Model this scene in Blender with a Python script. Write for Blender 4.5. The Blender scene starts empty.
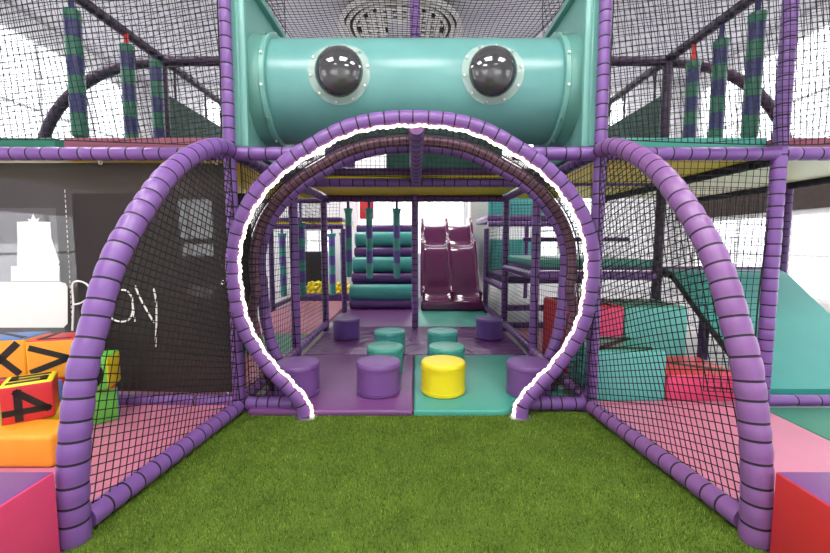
import bpy, bmesh, math, random
from mathutils import Vector, Matrix
random.seed(7)
PI = math.pi
S = bpy.context.scene
C = S.collection

# ------------------------------------------------------------------ materials
def new_mat(name):
    m = bpy.data.materials.new(name); m.use_nodes = True
    nt = m.node_tree; nt.nodes.clear()
    out = nt.nodes.new('ShaderNodeOutputMaterial')
    return m, nt, out

def vinyl(name, col, rough=0.42, var=0.10, bump=0.12, scale=9.0, fine=160.0, spec=0.45, coat=0.0):
    """coloured surface with soft colour variation and a fine grain bump"""
    m, nt, out = new_mat(name)
    b = nt.nodes.new('ShaderNodeBsdfPrincipled')
    tc = nt.nodes.new('ShaderNodeTexCoord')
    n1 = nt.nodes.new('ShaderNodeTexNoise'); n1.inputs['Scale'].default_value = scale; n1.inputs['Detail'].default_value = 4
    n2 = nt.nodes.new('ShaderNodeTexNoise'); n2.inputs['Scale'].default_value = fine; n2.inputs['Detail'].default_value = 2
    nt.links.new(tc.outputs['Object'], n1.inputs['Vector']); nt.links.new(tc.outputs['Object'], n2.inputs['Vector'])
    r = nt.nodes.new('ShaderNodeMix'); r.data_type = 'RGBA'
    r.inputs[6].default_value = (*[c * (1 - var) for c in col], 1)
    r.inputs[7].default_value = (*[min(1, c * (1 + var)) for c in col], 1)
    nt.links.new(n1.outputs['Fac'], r.inputs[0]); nt.links.new(r.outputs[2], b.inputs['Base Color'])
    bp = nt.nodes.new('ShaderNodeBump'); bp.inputs['Strength'].default_value = bump; bp.inputs['Distance'].default_value = 0.004
    nt.links.new(n2.outputs['Fac'], bp.inputs['Height']); nt.links.new(bp.outputs['Normal'], b.inputs['Normal'])
    b.inputs['Roughness'].default_value = rough
    b.inputs['Specular IOR Level'].default_value = spec
    b.inputs['Coat Weight'].default_value = coat
    nt.links.new(b.outputs[0], out.inputs[0])
    return m

def emit(name, col, strength):
    m, nt, out = new_mat(name)
    e = nt.nodes.new('ShaderNodeEmission'); e.inputs[0].default_value = (*col, 1); e.inputs[1].default_value = strength
    nt.links.new(e.outputs[0], out.inputs[0]); return m

def metal(name, col, rough):
    m, nt, out = new_mat(name)
    b = nt.nodes.new('ShaderNodeBsdfPrincipled'); b.inputs['Base Color'].default_value = (*col, 1)
    b.inputs['Metallic'].default_value = 1; b.inputs['Roughness'].default_value = rough
    nt.links.new(b.outputs[0], out.inputs[0]); return m

def see_through(name, col, clear, rough=0.6, tint=(1, 1, 1)):
    m, nt, out = new_mat(name)
    b = nt.nodes.new('ShaderNodeBsdfPrincipled'); b.inputs['Base Color'].default_value = (*col, 1); b.inputs['Roughness'].default_value = rough
    t = nt.nodes.new('ShaderNodeBsdfTransparent'); t.inputs[0].default_value = (*tint, 1)
    x = nt.nodes.new('ShaderNodeMixShader'); x.inputs[0].default_value = clear
    nt.links.new(b.outputs[0], x.inputs[1]); nt.links.new(t.outputs[0], x.inputs[2]); nt.links.new(x.outputs[0], out.inputs[0])
    return m

PURPLE = vinyl('purple_vinyl', (0.195, 0.088, 0.315), 0.32, 0.12, 0.10)
MAUVE = vinyl('mauve_vinyl', (0.225, 0.097, 0.285), 0.34, 0.12, 0.10)
SEAM = vinyl('black_seam', (0.012, 0.008, 0.016), 0.7, 0.1, 0.05)
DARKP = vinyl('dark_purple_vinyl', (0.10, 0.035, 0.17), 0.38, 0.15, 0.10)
PMAT = vinyl('purple_mat', (0.165, 0.055, 0.195), 0.33, 0.14, 0.15, 5)
TMAT = vinyl('teal_mat', (0.06, 0.33, 0.26), 0.33, 0.12, 0.12, 5)
GMAT = vinyl('green_mat', (0.03, 0.22, 0.14), 0.4, 0.15, 0.15, 5)
PINK = vinyl('pink_mat', (0.56, 0.19, 0.29), 0.42, 0.08, 0.2, 4)
TEAL = vinyl('teal_vinyl', (0.06, 0.34, 0.31), 0.38, 0.12, 0.10)
SLIDET = vinyl('teal_slide_vinyl', (0.04, 0.30, 0.27), 0.35, 0.10, 0.12, 3)
TUBE = vinyl('teal_plastic', (0.14, 0.36, 0.345), 0.27, 0.16, 0.03, 3, 60)
TUBE2 = vinyl('teal_plastic_panel', (0.17, 0.41, 0.36), 0.34, 0.16, 0.03, 3, 60)
YELLOW = vinyl('yellow_vinyl', (0.85, 0.70, 0.015), 0.40, 0.06, 0.10)
YBOARD = vinyl('yellow_board', (0.95, 0.72, 0.02), 0.5, 0.08, 0.05)
CREAM = vinyl('cream_board', (0.85, 0.80, 0.52), 0.5, 0.05, 0.05)
RED = vinyl('red_vinyl', (0.58, 0.030, 0.035), 0.42, 0.10, 0.12)
ROSE = vinyl('rose_vinyl', (0.72, 0.06, 0.17), 0.42, 0.10, 0.12)
ORANGE = vinyl('orange_vinyl', (0.85, 0.34, 0.025), 0.42, 0.10, 0.12)
GREENV = vinyl('green_vinyl', (0.12, 0.45, 0.06), 0.42, 0.10, 0.12)
BLUEV = vinyl('blue_vinyl', (0.07, 0.17, 0.42), 0.42, 0.10, 0.12)
BLACKP = vinyl('black_print', (0.012, 0.010, 0.010), 0.5, 0.1, 0.05)
NET = vinyl('black_net', (0.010, 0.009, 0.011), 0.8, 0.1, 0.0)
NETB = vinyl('brown_net', (0.10, 0.05, 0.06), 0.8, 0.2, 0.0)
NAVY = vinyl('navy_vinyl', (0.022, 0.025, 0.12), 0.42, 0.12, 0.1)
BAGG = vinyl('green_bag_vinyl', (0.018, 0.13, 0.08), 0.42, 0.12, 0.1)
BAGP = vinyl('violet_bag_vinyl', (0.13, 0.085, 0.40), 0.42, 0.12, 0.1)
BAGT = vinyl('teal_bag_vinyl', (0.07, 0.36, 0.33), 0.42, 0.12, 0.1)
MAGENTA = vinyl('magenta_plastic', (0.12, 0.009, 0.075), 0.14, 0.08, 0.02, 3, 40, 0.6, 0.4)
DARKG = vinyl('dark_green_mesh', (0.015, 0.07, 0.05), 0.7, 0.2, 0.3, 6, 90)
WALLP = vinyl('white_wall_paint', (0.80, 0.79, 0.80), 0.8, 0.03, 0.05, 3)
CEILP = vinyl('grey_ceiling_paint', (0.46, 0.44, 0.47), 0.8, 0.05, 0.05, 2)
BRICK = vinyl('brown_wood_band', (0.045, 0.028, 0.022), 0.7, 0.4, 0.3, 14)
FLOORM = vinyl('grey_room_floor', (0.42, 0.40, 0.40), 0.5, 0.08, 0.05, 2)
WHITEP = vinyl('white_trim_paint', (0.85, 0.85, 0.85), 0.5, 0.02, 0.02)
PRINTW = vinyl('white_print', (0.88, 0.86, 0.82), 0.6, 0.03, 0.02)
STEEL = metal('zinc_steel', (0.75, 0.74, 0.72), 0.32)
WICKER = vinyl('grey_wicker', (0.60, 0.57, 0.53), 0.7, 0.25, 0.3, 30)
BANNER = see_through('dark_banner_mesh', (0.020, 0.013, 0.012), 0.055, 0.75)
BANNERL = see_through('loose_banner_mesh', (0.05, 0.04, 0.045), 0.09, 0.75)
BANNERC = see_through('open_banner_mesh', (0.05, 0.04, 0.045), 0.17, 0.75)
GLASS = see_through('window_glass', (0.9, 0.95, 1.0), 0.93, 0.02)
FLANGE = see_through('clear_flange', (0.62, 0.78, 0.72), 0.62, 0.12)
m, nt, out = new_mat('smoked_dome')
_b = nt.nodes.new('ShaderNodeBsdfPrincipled'); _b.inputs['Base Color'].default_value = (0.045, 0.045, 0.05, 1)
_b.inputs['Roughness'].default_value = 0.06; _b.inputs['Specular IOR Level'].default_value = 0.8; _b.inputs['Coat Weight'].default_value = 1.0
_b.inputs['Coat Roughness'].default_value = 0.03
nt.links.new(_b.outputs[0], out.inputs[0]); DOME = m
LED = emit('led_glow', (1.0, 0.78, 0.56), 4.5)
LAMP = emit('lamp_diffuser', (1.0, 0.97, 0.93), 30.0)

# crumpled sheet: dark purple with folds
m, nt, out = new_mat('crumpled_purple_sheet')
_b = nt.nodes.new('ShaderNodeBsdfPrincipled'); _b.inputs['Base Color'].default_value = (0.115, 0.032, 0.15, 1); _b.inputs['Roughness'].default_value = 0.3
_tc = nt.nodes.new('ShaderNodeTexCoord'); _n = nt.nodes.new('ShaderNodeTexNoise'); _n.inputs['Scale'].default_value = 3.2; _n.inputs['Detail'].default_value = 3
_n.inputs['Distortion'].default_value = 1.6
_bp = nt.nodes.new('ShaderNodeBump'); _bp.inputs['Strength'].default_value = 0.7; _bp.inputs['Distance'].default_value = 0.06
nt.links.new(_tc.outputs['Object'], _n.inputs['Vector']); nt.links.new(_n.outputs['Fac'], _bp.inputs['Height'])
nt.links.new(_bp.outputs['Normal'], _b.inputs['Normal']); nt.links.new(_b.outputs[0], out.inputs[0]); CRUMPLE = m
UPSHADE = vinyl('shaded_purple_vinyl', (0.035, 0.014, 0.045), 0.42, 0.15, 0.1)  # purple tubes with the shade of the upper level put into their colour
BLOCKT = vinyl('pale_teal_block_vinyl', (0.12, 0.44, 0.40), 0.42, 0.10, 0.12)
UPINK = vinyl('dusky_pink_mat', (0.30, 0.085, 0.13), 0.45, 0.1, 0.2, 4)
HOOP = vinyl('brown_mauve_vinyl', (0.19, 0.085, 0.14), 0.4, 0.15, 0.1)
STOOLP = vinyl('purple_stool_vinyl', (0.175, 0.075, 0.27), 0.4, 0.1, 0.1)
STOOLD = vinyl('deep_purple_stool_vinyl', (0.10, 0.045, 0.22), 0.4, 0.1, 0.1)

# turf
def turf_mat(name, a, b_):
    m, nt, out = new_mat(name)
    b = nt.nodes.new('ShaderNodeBsdfPrincipled'); b.inputs['Roughness'].default_value = 0.75; b.inputs['Specular IOR Level'].default_value = 0.2
    tc = nt.nodes.new('ShaderNodeTexCoord')
    n1 = nt.nodes.new('ShaderNodeTexNoise'); n1.inputs['Scale'].default_value = 120; n1.inputs['Detail'].default_value = 3
    n3 = nt.nodes.new('ShaderNodeTexNoise'); n3.inputs['Scale'].default_value = 5; n3.inputs['Detail'].default_value = 3
    ad = nt.nodes.new('ShaderNodeMath'); ad.operation = 'MULTIPLY_ADD'; ad.inputs[1].default_value = 0.6
    hf = nt.nodes.new('ShaderNodeMath'); hf.operation = 'MULTIPLY'; hf.inputs[1].default_value = 0.4
    nt.links.new(tc.outputs['Object'], n1.inputs['Vector']); nt.links.new(tc.outputs['Object'], n3.inputs['Vector'])
    nt.links.new(n3.outputs['Fac'], hf.inputs[0]); nt.links.new(n1.outputs['Fac'], ad.inputs[0]); nt.links.new(hf.outputs[0], ad.inputs[2])
    cr = nt.nodes.new('ShaderNodeValToRGB'); cr.color_ramp.elements[0].position = 0.32; cr.color_ramp.elements[1].position = 0.7
    cr.color_ramp.elements[0].color = (*a, 1); cr.color_ramp.elements[1].color = (*b_, 1)
    nt.links.new(ad.outputs[0], cr.inputs[0]); nt.links.new(cr.outputs[0], b.inputs['Base Color'])
    nt.links.new(b.outputs[0], out.inputs[0]); return m
TURF = turf_mat('turf_backing', (0.045, 0.085, 0.008), (0.11, 0.19, 0.02))
BLADE = turf_mat('turf_blades', (0.105, 0.185, 0.016), (0.22, 0.33, 0.04))
BLADE2 = turf_mat('turf_blades_dark', (0.030, 0.062, 0.006), (0.075, 0.125, 0.014))
BLADE3 = turf_mat('turf_blades_pale', (0.20, 0.28, 0.04), (0.36, 0.45, 0.09))

# ------------------------------------------------------------------ mesh helpers
class MB:
    def __init__(s): s.v = []; s.f = []; s.m = []
    def add(s, vs, fs, mi=0, M=None):
        o = len(s.v)
        s.v += [tuple(M @ Vector(p)) for p in vs] if M else [tuple(p) for p in vs]
        s.f += [tuple(i + o for i in f) for f in fs]
        s.m += list(mi) if isinstance(mi, (list, tuple)) else [mi] * len(fs)
        return s
    def box(s, lo, hi, mi=0, bev=0.0, seg=2, M=None):
        x0, y0, z0 = lo; x1, y1, z1 = hi
        if bev <= 0:
            vs = [(x0,y0,z0),(x1,y0,z0),(x1,y1,z0),(x0,y1,z0),(x0,y0,z1),(x1,y0,z1),(x1,y1,z1),(x0,y1,z1)]
            return s.add(vs, [(0,3,2,1),(4,5,6,7),(0,1,5,4),(1,2,6,5),(2,3,7,6),(3,0,4,7)], mi, M)
        bm = bmesh.new(); bmesh.ops.create_cube(bm, size=1)
        for v in bm.verts:
            v.co = Vector(((x0+x1)/2 + v.co.x*(x1-x0), (y0+y1)/2 + v.co.y*(y1-y0), (z0+z1)/2 + v.co.z*(z1-z0)))
        bmesh.ops.bevel(bm, geom=list(bm.edges), offset=bev, segments=seg, profile=0.5, affect='EDGES')
        bm.verts.index_update()
        s.add([v.co[:] for v in bm.verts], [[v.index for v in f.verts] for f in bm.faces], mi, M)
        bm.free(); return s
    def sweep(s, pts, rad, n=12, mi=0, caps=True, closed=False):
        P = [Vector(p) for p in pts]; k = len(P)
        R = rad if isinstance(rad, (list, tuple)) else [rad] * k
        T = []
        for i in range(k):
            a = P[max(i-1, 0)] if not closed else P[(i-1) % k]
            b = P[min(i+1, k-1)] if not closed else P[(i+1) % k]
            t = b - a
            T.append(t.normalized() if t.length > 1e-9 else Vector((0,0,1)))
        up = Vector((0,0,1)) if abs(T[0].z) < 0.9 else Vector((0,1,0))
        N = (up - T[0]*up.dot(T[0])).normalized()
        o = len(s.v)
        for i in range(k):
            N = (N - T[i]*N.dot(T[i])).normalized(); B = T[i].cross(N)
            for j in range(n):
                a = 2*PI*j/n
                s.v.append(tuple(P[i] + (N*math.cos(a) + B*math.sin(a))*R[i]))
        for i in range(k if closed else k-1):
            i2 = (i+1) % k
            mm = mi[i] if isinstance(mi, (list, tuple)) else mi
            for j in range(n):
                j2 = (j+1) % n
                s.f.append((o+i*n+j, o+i*n+j2, o+i2*n+j2, o+i2*n+j)); s.m.append(mm)
        if caps and not closed:
            s.f.append(tuple(o+j for j in reversed(range(n)))); s.m.append(0 if isinstance(mi,(list,tuple)) else mi)
            s.f.append(tuple(o+(k-1)*n+j for j in range(n))); s.m.append(0 if isinstance(mi,(list,tuple)) else mi)
        return s
    def padded(s, pts, r, L=0.085, n=14, gap=0.0095):
        """foam sleeve tube: bulging segments between dark seams"""
        P = [Vector(p) for p in pts]
        d = [0]
        for i in range(1, len(P)): d.append(d[-1] + (P[i]-P[i-1]).length)
        def at(x):
            x = min(max(x, 0), d[-1])
            for i in range(1, len(P)):
                if x <= d[i]:
                    t = (x-d[i-1])/max(d[i]-d[i-1], 1e-9); return P[i-1].lerp(P[i], t)
            return P[-1]
        k = max(2, round(d[-1]/L)); l = d[-1]/k
        st, rr, mm = [], [], []
        for i in range(k):
            w = r*(1 + random.uniform(-.018, .018)); a = i*l + (random.uniform(-.12, .12)*l if 0 < i else 0)
            b = (i+1)*l
            g = gap/2
            for x, q, mt in ((a, .945, 1), (a+g*2, .95, 0), (a+g*2+.010, .995, 0), ((a+b)/2, 1.015, 0), (b-.016, .995, 0)):
                if st and x <= st[-1]: x = st[-1] + .001
                st.append(x); rr.append(w*q if mt == 0 else r*q); mm.append(mt)
        st.append(d[-1]); rr.append(r*.94); mm.append(0)
        return s.sweep([at(x) for x in st], rr, n, mm)
    def lathe(s, prof, c=(0,0,0), n=28, mi=0, M=None):
        vs, fs, ms = [], [], []
        k = len(prof)
        for r, z in prof:
            for j in range(n):
                a = 2*PI*j/n; vs.append((c[0]+r*math.cos(a), c[1]+r*math.sin(a), c[2]+z))
        for i in range(k-1):
            for j in range(n):
                j2 = (j+1) % n
                fs.append((i*n+j, i*n+j2, (i+1)*n+j2, (i+1)*n+j)); ms.append(mi[i] if isinstance(mi,(list,tuple)) else mi)
        fs.append(tuple(reversed(range(n)))); ms.append(mi[0] if isinstance(mi,(list,tuple)) else mi)
        fs.append(tuple((k-1)*n+j for j in range(n))); ms.append(mi[-1] if isinstance(mi,(list,tuple)) else mi)
        return s.add(vs, fs, ms, M)
    def prism(s, poly, O, A, B, N, th, mi=0):
        """polygon (a,b) in the plane O,A,B pushed along N by th"""
        O, A, B, N = map(Vector, (O, A, B, N)); k = len(poly)
        vs = [O + A*a + B*b for a, b in poly] + [O + A*a + B*b + N*th for a, b in poly]
        fs = [tuple(reversed(range(k))), tuple(range(k, 2*k))] + [(i, (i+1) % k, k+(i+1) % k, k+i) for i in range(k)]
        return s.add(vs, fs, mi)

def link_mesh(name, mb, mats, parent=None, local=False, smooth=True, angle=0.7):
    me = bpy.data.meshes.new(name)
    if parent is not None and not local:
        o0 = Vector(parent['_o']); org = o0; loc = (0,0,0)
    elif parent is not None:
        org = Vector((0,0,0)); loc = (0,0,0)
    else:
        xs = [v[0] for v in mb.v]; ys = [v[1] for v in mb.v]; zs = [v[2] for v in mb.v]
        org = Vector(((min(xs)+max(xs))/2, (min(ys)+max(ys))/2, min(zs))); loc = org
    me.from_pydata([(v[0]-org.x, v[1]-org.y, v[2]-org.z) for v in mb.v], [], mb.f)
    mats = mats if isinstance(mats, (list, tuple)) else [mats]
    for m_ in mats: me.materials.append(m_)
    me.polygons.foreach_set('material_index', mb.m)
    if smooth:
        me.polygons.foreach_set('use_smooth', [True]*len(me.polygons))
        me.set_sharp_from_angle(angle=angle)
    me.update()
    ob = bpy.data.objects.new(name, me); C.objects.link(ob); ob.location = loc
    if parent is not None: ob.parent = parent
    ob['_o'] = list(org)
    return ob

def tag(o, label, cat, group=None, kind=None):
    o['label'] = label; o['category'] = cat
    if group: o['group'] = group
    if kind: o['kind'] = kind
    return o
def thing(name, label, cat, loc=(0,0,0), rot=(0,0,0), group=None, kind=None):
    o = bpy.data.objects.new(name, None); C.objects.link(o); o.empty_display_size = .1
    o.location = loc; o.rotation_euler = rot; o['_o'] = list(loc)
    return tag(o, label, cat, group, kind)
def single(name, mb, mats, label, cat, group=None, kind=None, **k):
    return tag(link_mesh(name, mb, mats, **k), label, cat, group, kind)
def dup(root, loc, rotz=None, label=None):
    r = root.copy(); C.objects.link(r); r.location = loc
    if rotz is not None: r.rotation_euler = (0,0,rotz)
    if label: r['label'] = label
    for ch in list(root.children):
        c = ch.copy(); C.objects.link(c); c.parent = r
        for g in list(ch.children):
            d = g.copy(); C.objects.link(d); d.parent = c
    return r

# nets ---------------------------------------------------------------
def strand(mb, pts, r):
    k = len(pts); o = len(mb.v)
    for i, p in enumerate(pts):
        t = (pts[min(i+1, k-1)] - pts[max(i-1, 0)])
        if t.length < 1e-9: t = Vector((0,0,1))
        t.normalize()
        u = t.cross(Vector((0.3, 0.9, 0.2))).normalized(); w = t.cross(u)
        for j in range(3):
            a = 2*PI*j/3
            mb.v.append(tuple(p + (u*math.cos(a) + w*math.sin(a))*r))
    for i in range(k-1):
        for j in range(3):
            j2 = (j+1) % 3
            mb.f.append((o+i*3+j, o+i*3+j2, o+(i+1)*3+j2, o+(i+1)*3+j)); mb.m.append(0)

def net(label, O, A, B, poly, cell=0.042, r=0.0026, rot=0.0, sag=0.012, border=True, mat=None, group=None, seed=0, name='safety_net'):
    """square-mesh net in the plane O + a*A + b*B, clipped to a polygon"""
    O = Vector(O); A = Vector(A).normalized(); B = Vector(B).normalized(); N = A.cross(B).normalized()
    rnd = random.Random(seed + 11); p1, p2, p3, p4 = [rnd.uniform(0, 6) for _ in range(4)]
    def pt(a, b):
        wob = .35*cell
        da = wob*(math.sin(2.1*b + p1) + .5*math.sin(5.3*a + 3.1*b + p2))
        db = wob*(math.sin(2.4*a + p3) + .5*math.sin(4.7*b - 2.9*a + p4))
        h = sag*(math.sin(2.7*a + p2)*math.cos(2.2*b + p1) + .5*math.sin(6*a+5*b+p3))
        return O + A*(a+da) + B*(b+db) + N*h
    mb = MB(); ca, sa = math.cos(rot), math.sin(rot)
    xs = [p[0] for p in poly]; ys = [p[1] for p in poly]
    cx, cy = (min(xs)+max(xs))/2, (min(ys)+max(ys))/2; R = math.hypot(max(xs)-min(xs), max(ys)-min(ys))/2
    k = len(poly)
    for d in (0, 1):
        ux, uy = (ca, sa) if d == 0 else (-sa, ca); nx, ny = -uy, ux
        q = -R + cell*.5
        while q < R:
            ox, oy = cx + nx*q, cy + ny*q
            hits = []
            for i in range(k):
                x0, y0 = poly[i]; x1, y1 = poly[(i+1) % k]
                f0 = (x0-ox)*nx + (y0-oy)*ny; f1 = (x1-ox)*nx + (y1-oy)*ny
                if (f0 > 0) != (f1 > 0):
                    t = f0/(f0-f1); hits.append((x0+t*(x1-x0)-ox)*ux + (y0+t*(y1-y0)-oy)*uy)
            hits.sort()
            for h0, h1 in zip(hits[::2], hits[1::2]):
                n_ = max(1, int((h1-h0)/(cell*1.5)))
                strand(mb, [pt(ox+ux*(h0+(h1-h0)*i/n_), oy+uy*(h0+(h1-h0)*i/n_)) for i in range(n_+1)], r)
            q += cell
    if border:
        for i in range(k):
            a, b = poly[i], poly[(i+1) % k]; n_ = max(1, int(math.hypot(a[0]-b[0], a[1]-b[1])/.08))
            strand(mb, [pt(a[0]+(b[0]-a[0])*j/n_, a[1]+(b[1]-a[1])*j/n_) for j in range(n_+1)], r*1.7)
    return single(name, mb, mat or NET, label, 'net', group, smooth=False)
def rect(a0, a1, b0, b1): return [(a0,b0),(a1,b0),(a1,b1),(a0,b1)]

def spline(pts, m_=8):
    P = [Vector(p) for p in pts]; out_ = []
    for i in range(len(P)-1):
        p0 = P[max(i-1,0)]; p1 = P[i]; p2 = P[i+1]; p3 = P[min(i+2, len(P)-1)]
        for j in range(m_):
            t = j/m_
            out_.append(0.5*((2*p1) + (p2-p0)*t + (2*p0-5*p1+4*p2-p3)*t*t + (3*p1-p0-3*p2+p3)*t**3))
    out_.append(P[-1]); return out_

# ------------------------------------------------------------------ the room
XW, YB, YF, ZC = 6.5, 10.0, -5.0, 5.0
def grid_wall(holes, a0, a1, z0, z1, fn):
    As = sorted({a0, a1, *[h[0] for h in holes], *[h[1] for h in holes]}); Zs = sorted({z0, z1, *[h[2] for h in holes], *[h[3] for h in holes]})
    mb = MB()
    for i in range(len(As)-1):
        for j in range(len(Zs)-1):
            ca, cz = (As[i]+As[i+1])/2, (Zs[j]+Zs[j+1])/2
            if any(h[0] < ca < h[1] and h[2] < cz < h[3] for h in holes): continue
            lo, hi = fn(As[i], As[i+1], Zs[j], Zs[j+1]); mb.box(lo, hi)
    return mb
HB = [(-1.45, 1.25, 0.9, 2.75), (-2.75, -2.05, 0.95, 1.55), (-6.3, -4.4, 0.80, 2.45), (3.1, 4.6, 0.5, 2.5), (-5.2, 5.2, 3.3, 4.7)]
HL = [(1.5, 4.6, 2.3, 4.7), (5.0, 9.5, 2.3, 4.7), (1.0, 4.4, 0.3, 1.75), (5.0, 9.4, 0.3, 1.75), (-3.2, -0.6, 1.4, 3.8)]
HR = [(1.5, 4.6, 2.6, 4.7), (5.0, 9.5, 2.6, 4.7), (1.0, 4.4, 0.25, 1.72), (4.6, 9.4, 0.25, 1.72), (-3.2, -0.6, 1.4, 3.8)]
HF = [(-4.5, -1.5, 1.4, 3.6), (1.5, 4.5, 1.4, 3.6)]
T_ = 0.2
def st(name, mb, mats, label, cat): return single(name, mb, mats, label, cat, kind='structure', smooth=False)
st('floor', MB().box((-XW-T_, YF-T_, -.1), (XW+T_, YB+T_, 0)), FLOORM, 'plain grey floor of the hall beyond the play frame', 'floor')
st('ceiling', MB().box((-XW-T_, YF-T_, ZC), (XW+T_, YB+T_, ZC+.15)), CEILP, 'grey painted ceiling high above the play frame', 'ceiling')
st('wall_back', grid_wall(HB, -XW-T_, XW+T_, 0, ZC, lambda a,b,c,d: ((a,YB,c),(b,YB+T_,d))), WALLP, 'white back wall behind the slide', 'wall')
st('wall_left', grid_wall(HL, YF, YB, 0, ZC, lambda a,b,c,d: ((-XW-T_,a,c),(-XW,b,d))), WALLP, 'white wall on the left with big windows', 'wall')
st('wall_right', grid_wall(HR, YF, YB, 0, ZC, lambda a,b,c,d: ((XW,a,c),(XW+T_,b,d))), WALLP, 'white wall on the right behind the teal slide', 'wall')
st('wall_front', grid_wall(HF, -XW-T_, XW+T_, 0, ZC, lambda a,b,c,d: ((a,YF-T_,c),(b,YF,d))), WALLP, 'white wall with windows behind the viewer', 'wall')
st('trim_1', MB().box((XW-.05, 1.0, 1.76), (XW-.004, YB-.01, 2.22)), BRICK, 'dark brown band above the right-hand windows', 'wall trim')
wn = 0
def window(side, h, nx_, nz_, label):
    global wn
    wn += 1
    a0, a1, z0, z1 = h
    def P(a, d, z):  # d: depth into wall
        return {'B': (a, YB+d, z), 'F': (a, YF-d, z), 'L': (-XW-d, a, z), 'R': (XW+d, a, z)}[side]
    def bx(mb, a, b, c, d_, e, f):
        p, q = P(a, c, e), P(b, d_, f)
        mb.box([min(p[i], q[i]) for i in range(3)], [max(p[i], q[i]) for i in range(3)])
    w = thing('window_%d' % wn, label, 'window', P((a0+a1)/2, .1, z0), kind='structure')
    fr = MB(); t = .05
    bx(fr, a0, a1, .04, .12, z0, z0+t); bx(fr, a0, a1, .04, .12, z1-t, z1)
    bx(fr, a0, a0+t, .04, .12, z0+t, z1-t); bx(fr, a1-t, a1, .04, .12, z0+t, z1-t)
    for i in range(1, nx_): x = a0+(a1-a0)*i/nx_; bx(fr, x-.02, x+.02, .05, .11, z0+t, z1-t)
    for i in range(1, nz_): z = z0+(z1-z0)*i/nz_; bx(fr, a0+t, a1-t, .055, .105, z-.02, z+.02)
    link_mesh('frame', fr, WHITEP, w, smooth=False)
    g = MB(); bx(g, a0+t*.5, a1-t*.5, .076, .084, z0+t*.5, z1-t*.5); link_mesh('pane', g, GLASS, w, smooth=False)
window('B', HB[0], 3, 1, 'big bright window behind the slide and the roller ramp')
window('B', HB[1], 2, 2, 'small white-framed window over the ball pool')
window('B', HB[2], 3, 2, 'bright window seen dimly through the black banner')
window('B', HB[3], 3, 2, 'bright window in the back wall right of the climbing decks')
window('B', HB[4], 8, 1, 'long high window strip under the ceiling of the back wall')
for i_, h_ in enumerate(HL): window('L', h_, 4, 2, ['near upper window of the left wall', 'far upper window of the left wall', 'near lower window of the left wall behind the banner', 'far lower window of the left wall behind the banner', 'tall left window beside the viewer'][i_])
for i_, h_ in enumerate(HR): window('R', h_, 4, 2, ['near upper window of the right wall', 'far upper window of the right wall', 'near lower window of the right wall', 'far lower window behind the teal slide', 'tall right window beside the viewer'][i_])
for i_, h_ in enumerate(HF): window('F', h_, 4, 3, ['left shop-front window behind the viewer', 'right shop-front window behind the viewer'][i_])

# ceiling lights
cl = thing('ceiling_light', 'square ceiling light panel over the left of the grass', 'ceiling light', (-2.2, 0.4, ZC-.06), group='ceiling light panels')
link_mesh('frame', MB().box((-.65,-.65,0),(.65,-.58,.055)).box((-.65,.58,0),(.65,.65,.055)).box((-.65,-.58,0),(-.58,.58,.055)).box((.58,-.58,0),(.65,.58,.055)), WHITEP, cl, local=True, smooth=False)
link_mesh('diffuser', MB().box((-.58,-.58,.012),(.58,.58,.05)), LAMP, cl, local=True, smooth=False)
for x, y, lb in ((0, .4, 'square ceiling light panel over the middle of the grass'), (2.2, .4, 'square ceiling light panel over the right of the grass'),
                 (-1.6, -2.4, 'square ceiling light panel behind the viewer, left'), (1.6, -2.4, 'square ceiling light panel behind the viewer, right'),
                 (-4.3, 3.2, 'square ceiling light panel over the left wing'), (4.3, 3.2, 'square ceiling light panel over the right wing'),
                 (-1.7, 8.6, 'square ceiling light panel at the back above the ball pool'), (2.4, 8.6, 'square ceiling light panel at the back, right of the slide')):
    dup(cl, (x, y, ZC-.06), 0, lb)

# woven ceiling shade
ws = thing('woven_ceiling_shade', 'round woven grey shade on the ceiling above the tube', 'ceiling shade', (-.24, 7.0, 4.72))
for R_, r_ in ((.98, .04), (.87, .032), (.76, .032)):
    link_mesh('ring', MB().sweep([(-.24+R_*math.cos(a*PI/24), 7.0+R_*math.sin(a*PI/24), 4.75) for a in range(48)], r_, 8, closed=True), WICKER, ws)
wv = MB()
for i in range(-5, 6):
    for j in range(-5, 6):
        x, y = i*.15, j*.15
        if x*x+y*y > .70**2 or (abs(x) < .21 and abs(y) < .26): continue
        if (i+j) % 2: wv.box((-.24+x-.10, 7+y-.045, 4.735), (-.24+x+.10, 7+y+.045, 4.765), bev=.008, seg=1)
        else: wv.box((-.24+x-.045, 7+y-.10, 4.735), (-.24+x+.045, 7+y+.10, 4.765), bev=.008, seg=1)
link_mesh('weave', wv, WICKER, ws)
link_mesh('centre_panel', MB().box((-.45, 6.74, 4.76), (-.03, 7.26, 4.80)), CEILP, ws)
link_mesh('backing', MB().lathe([(.93, 0), (.93, .03)], (-.24, 7, 4.84), 40), SEAM, ws)
link_mesh('hanger', MB().box((-.30, 6.94, 4.86), (-.18, 7.06, 5.0)), SEAM, ws)

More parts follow.
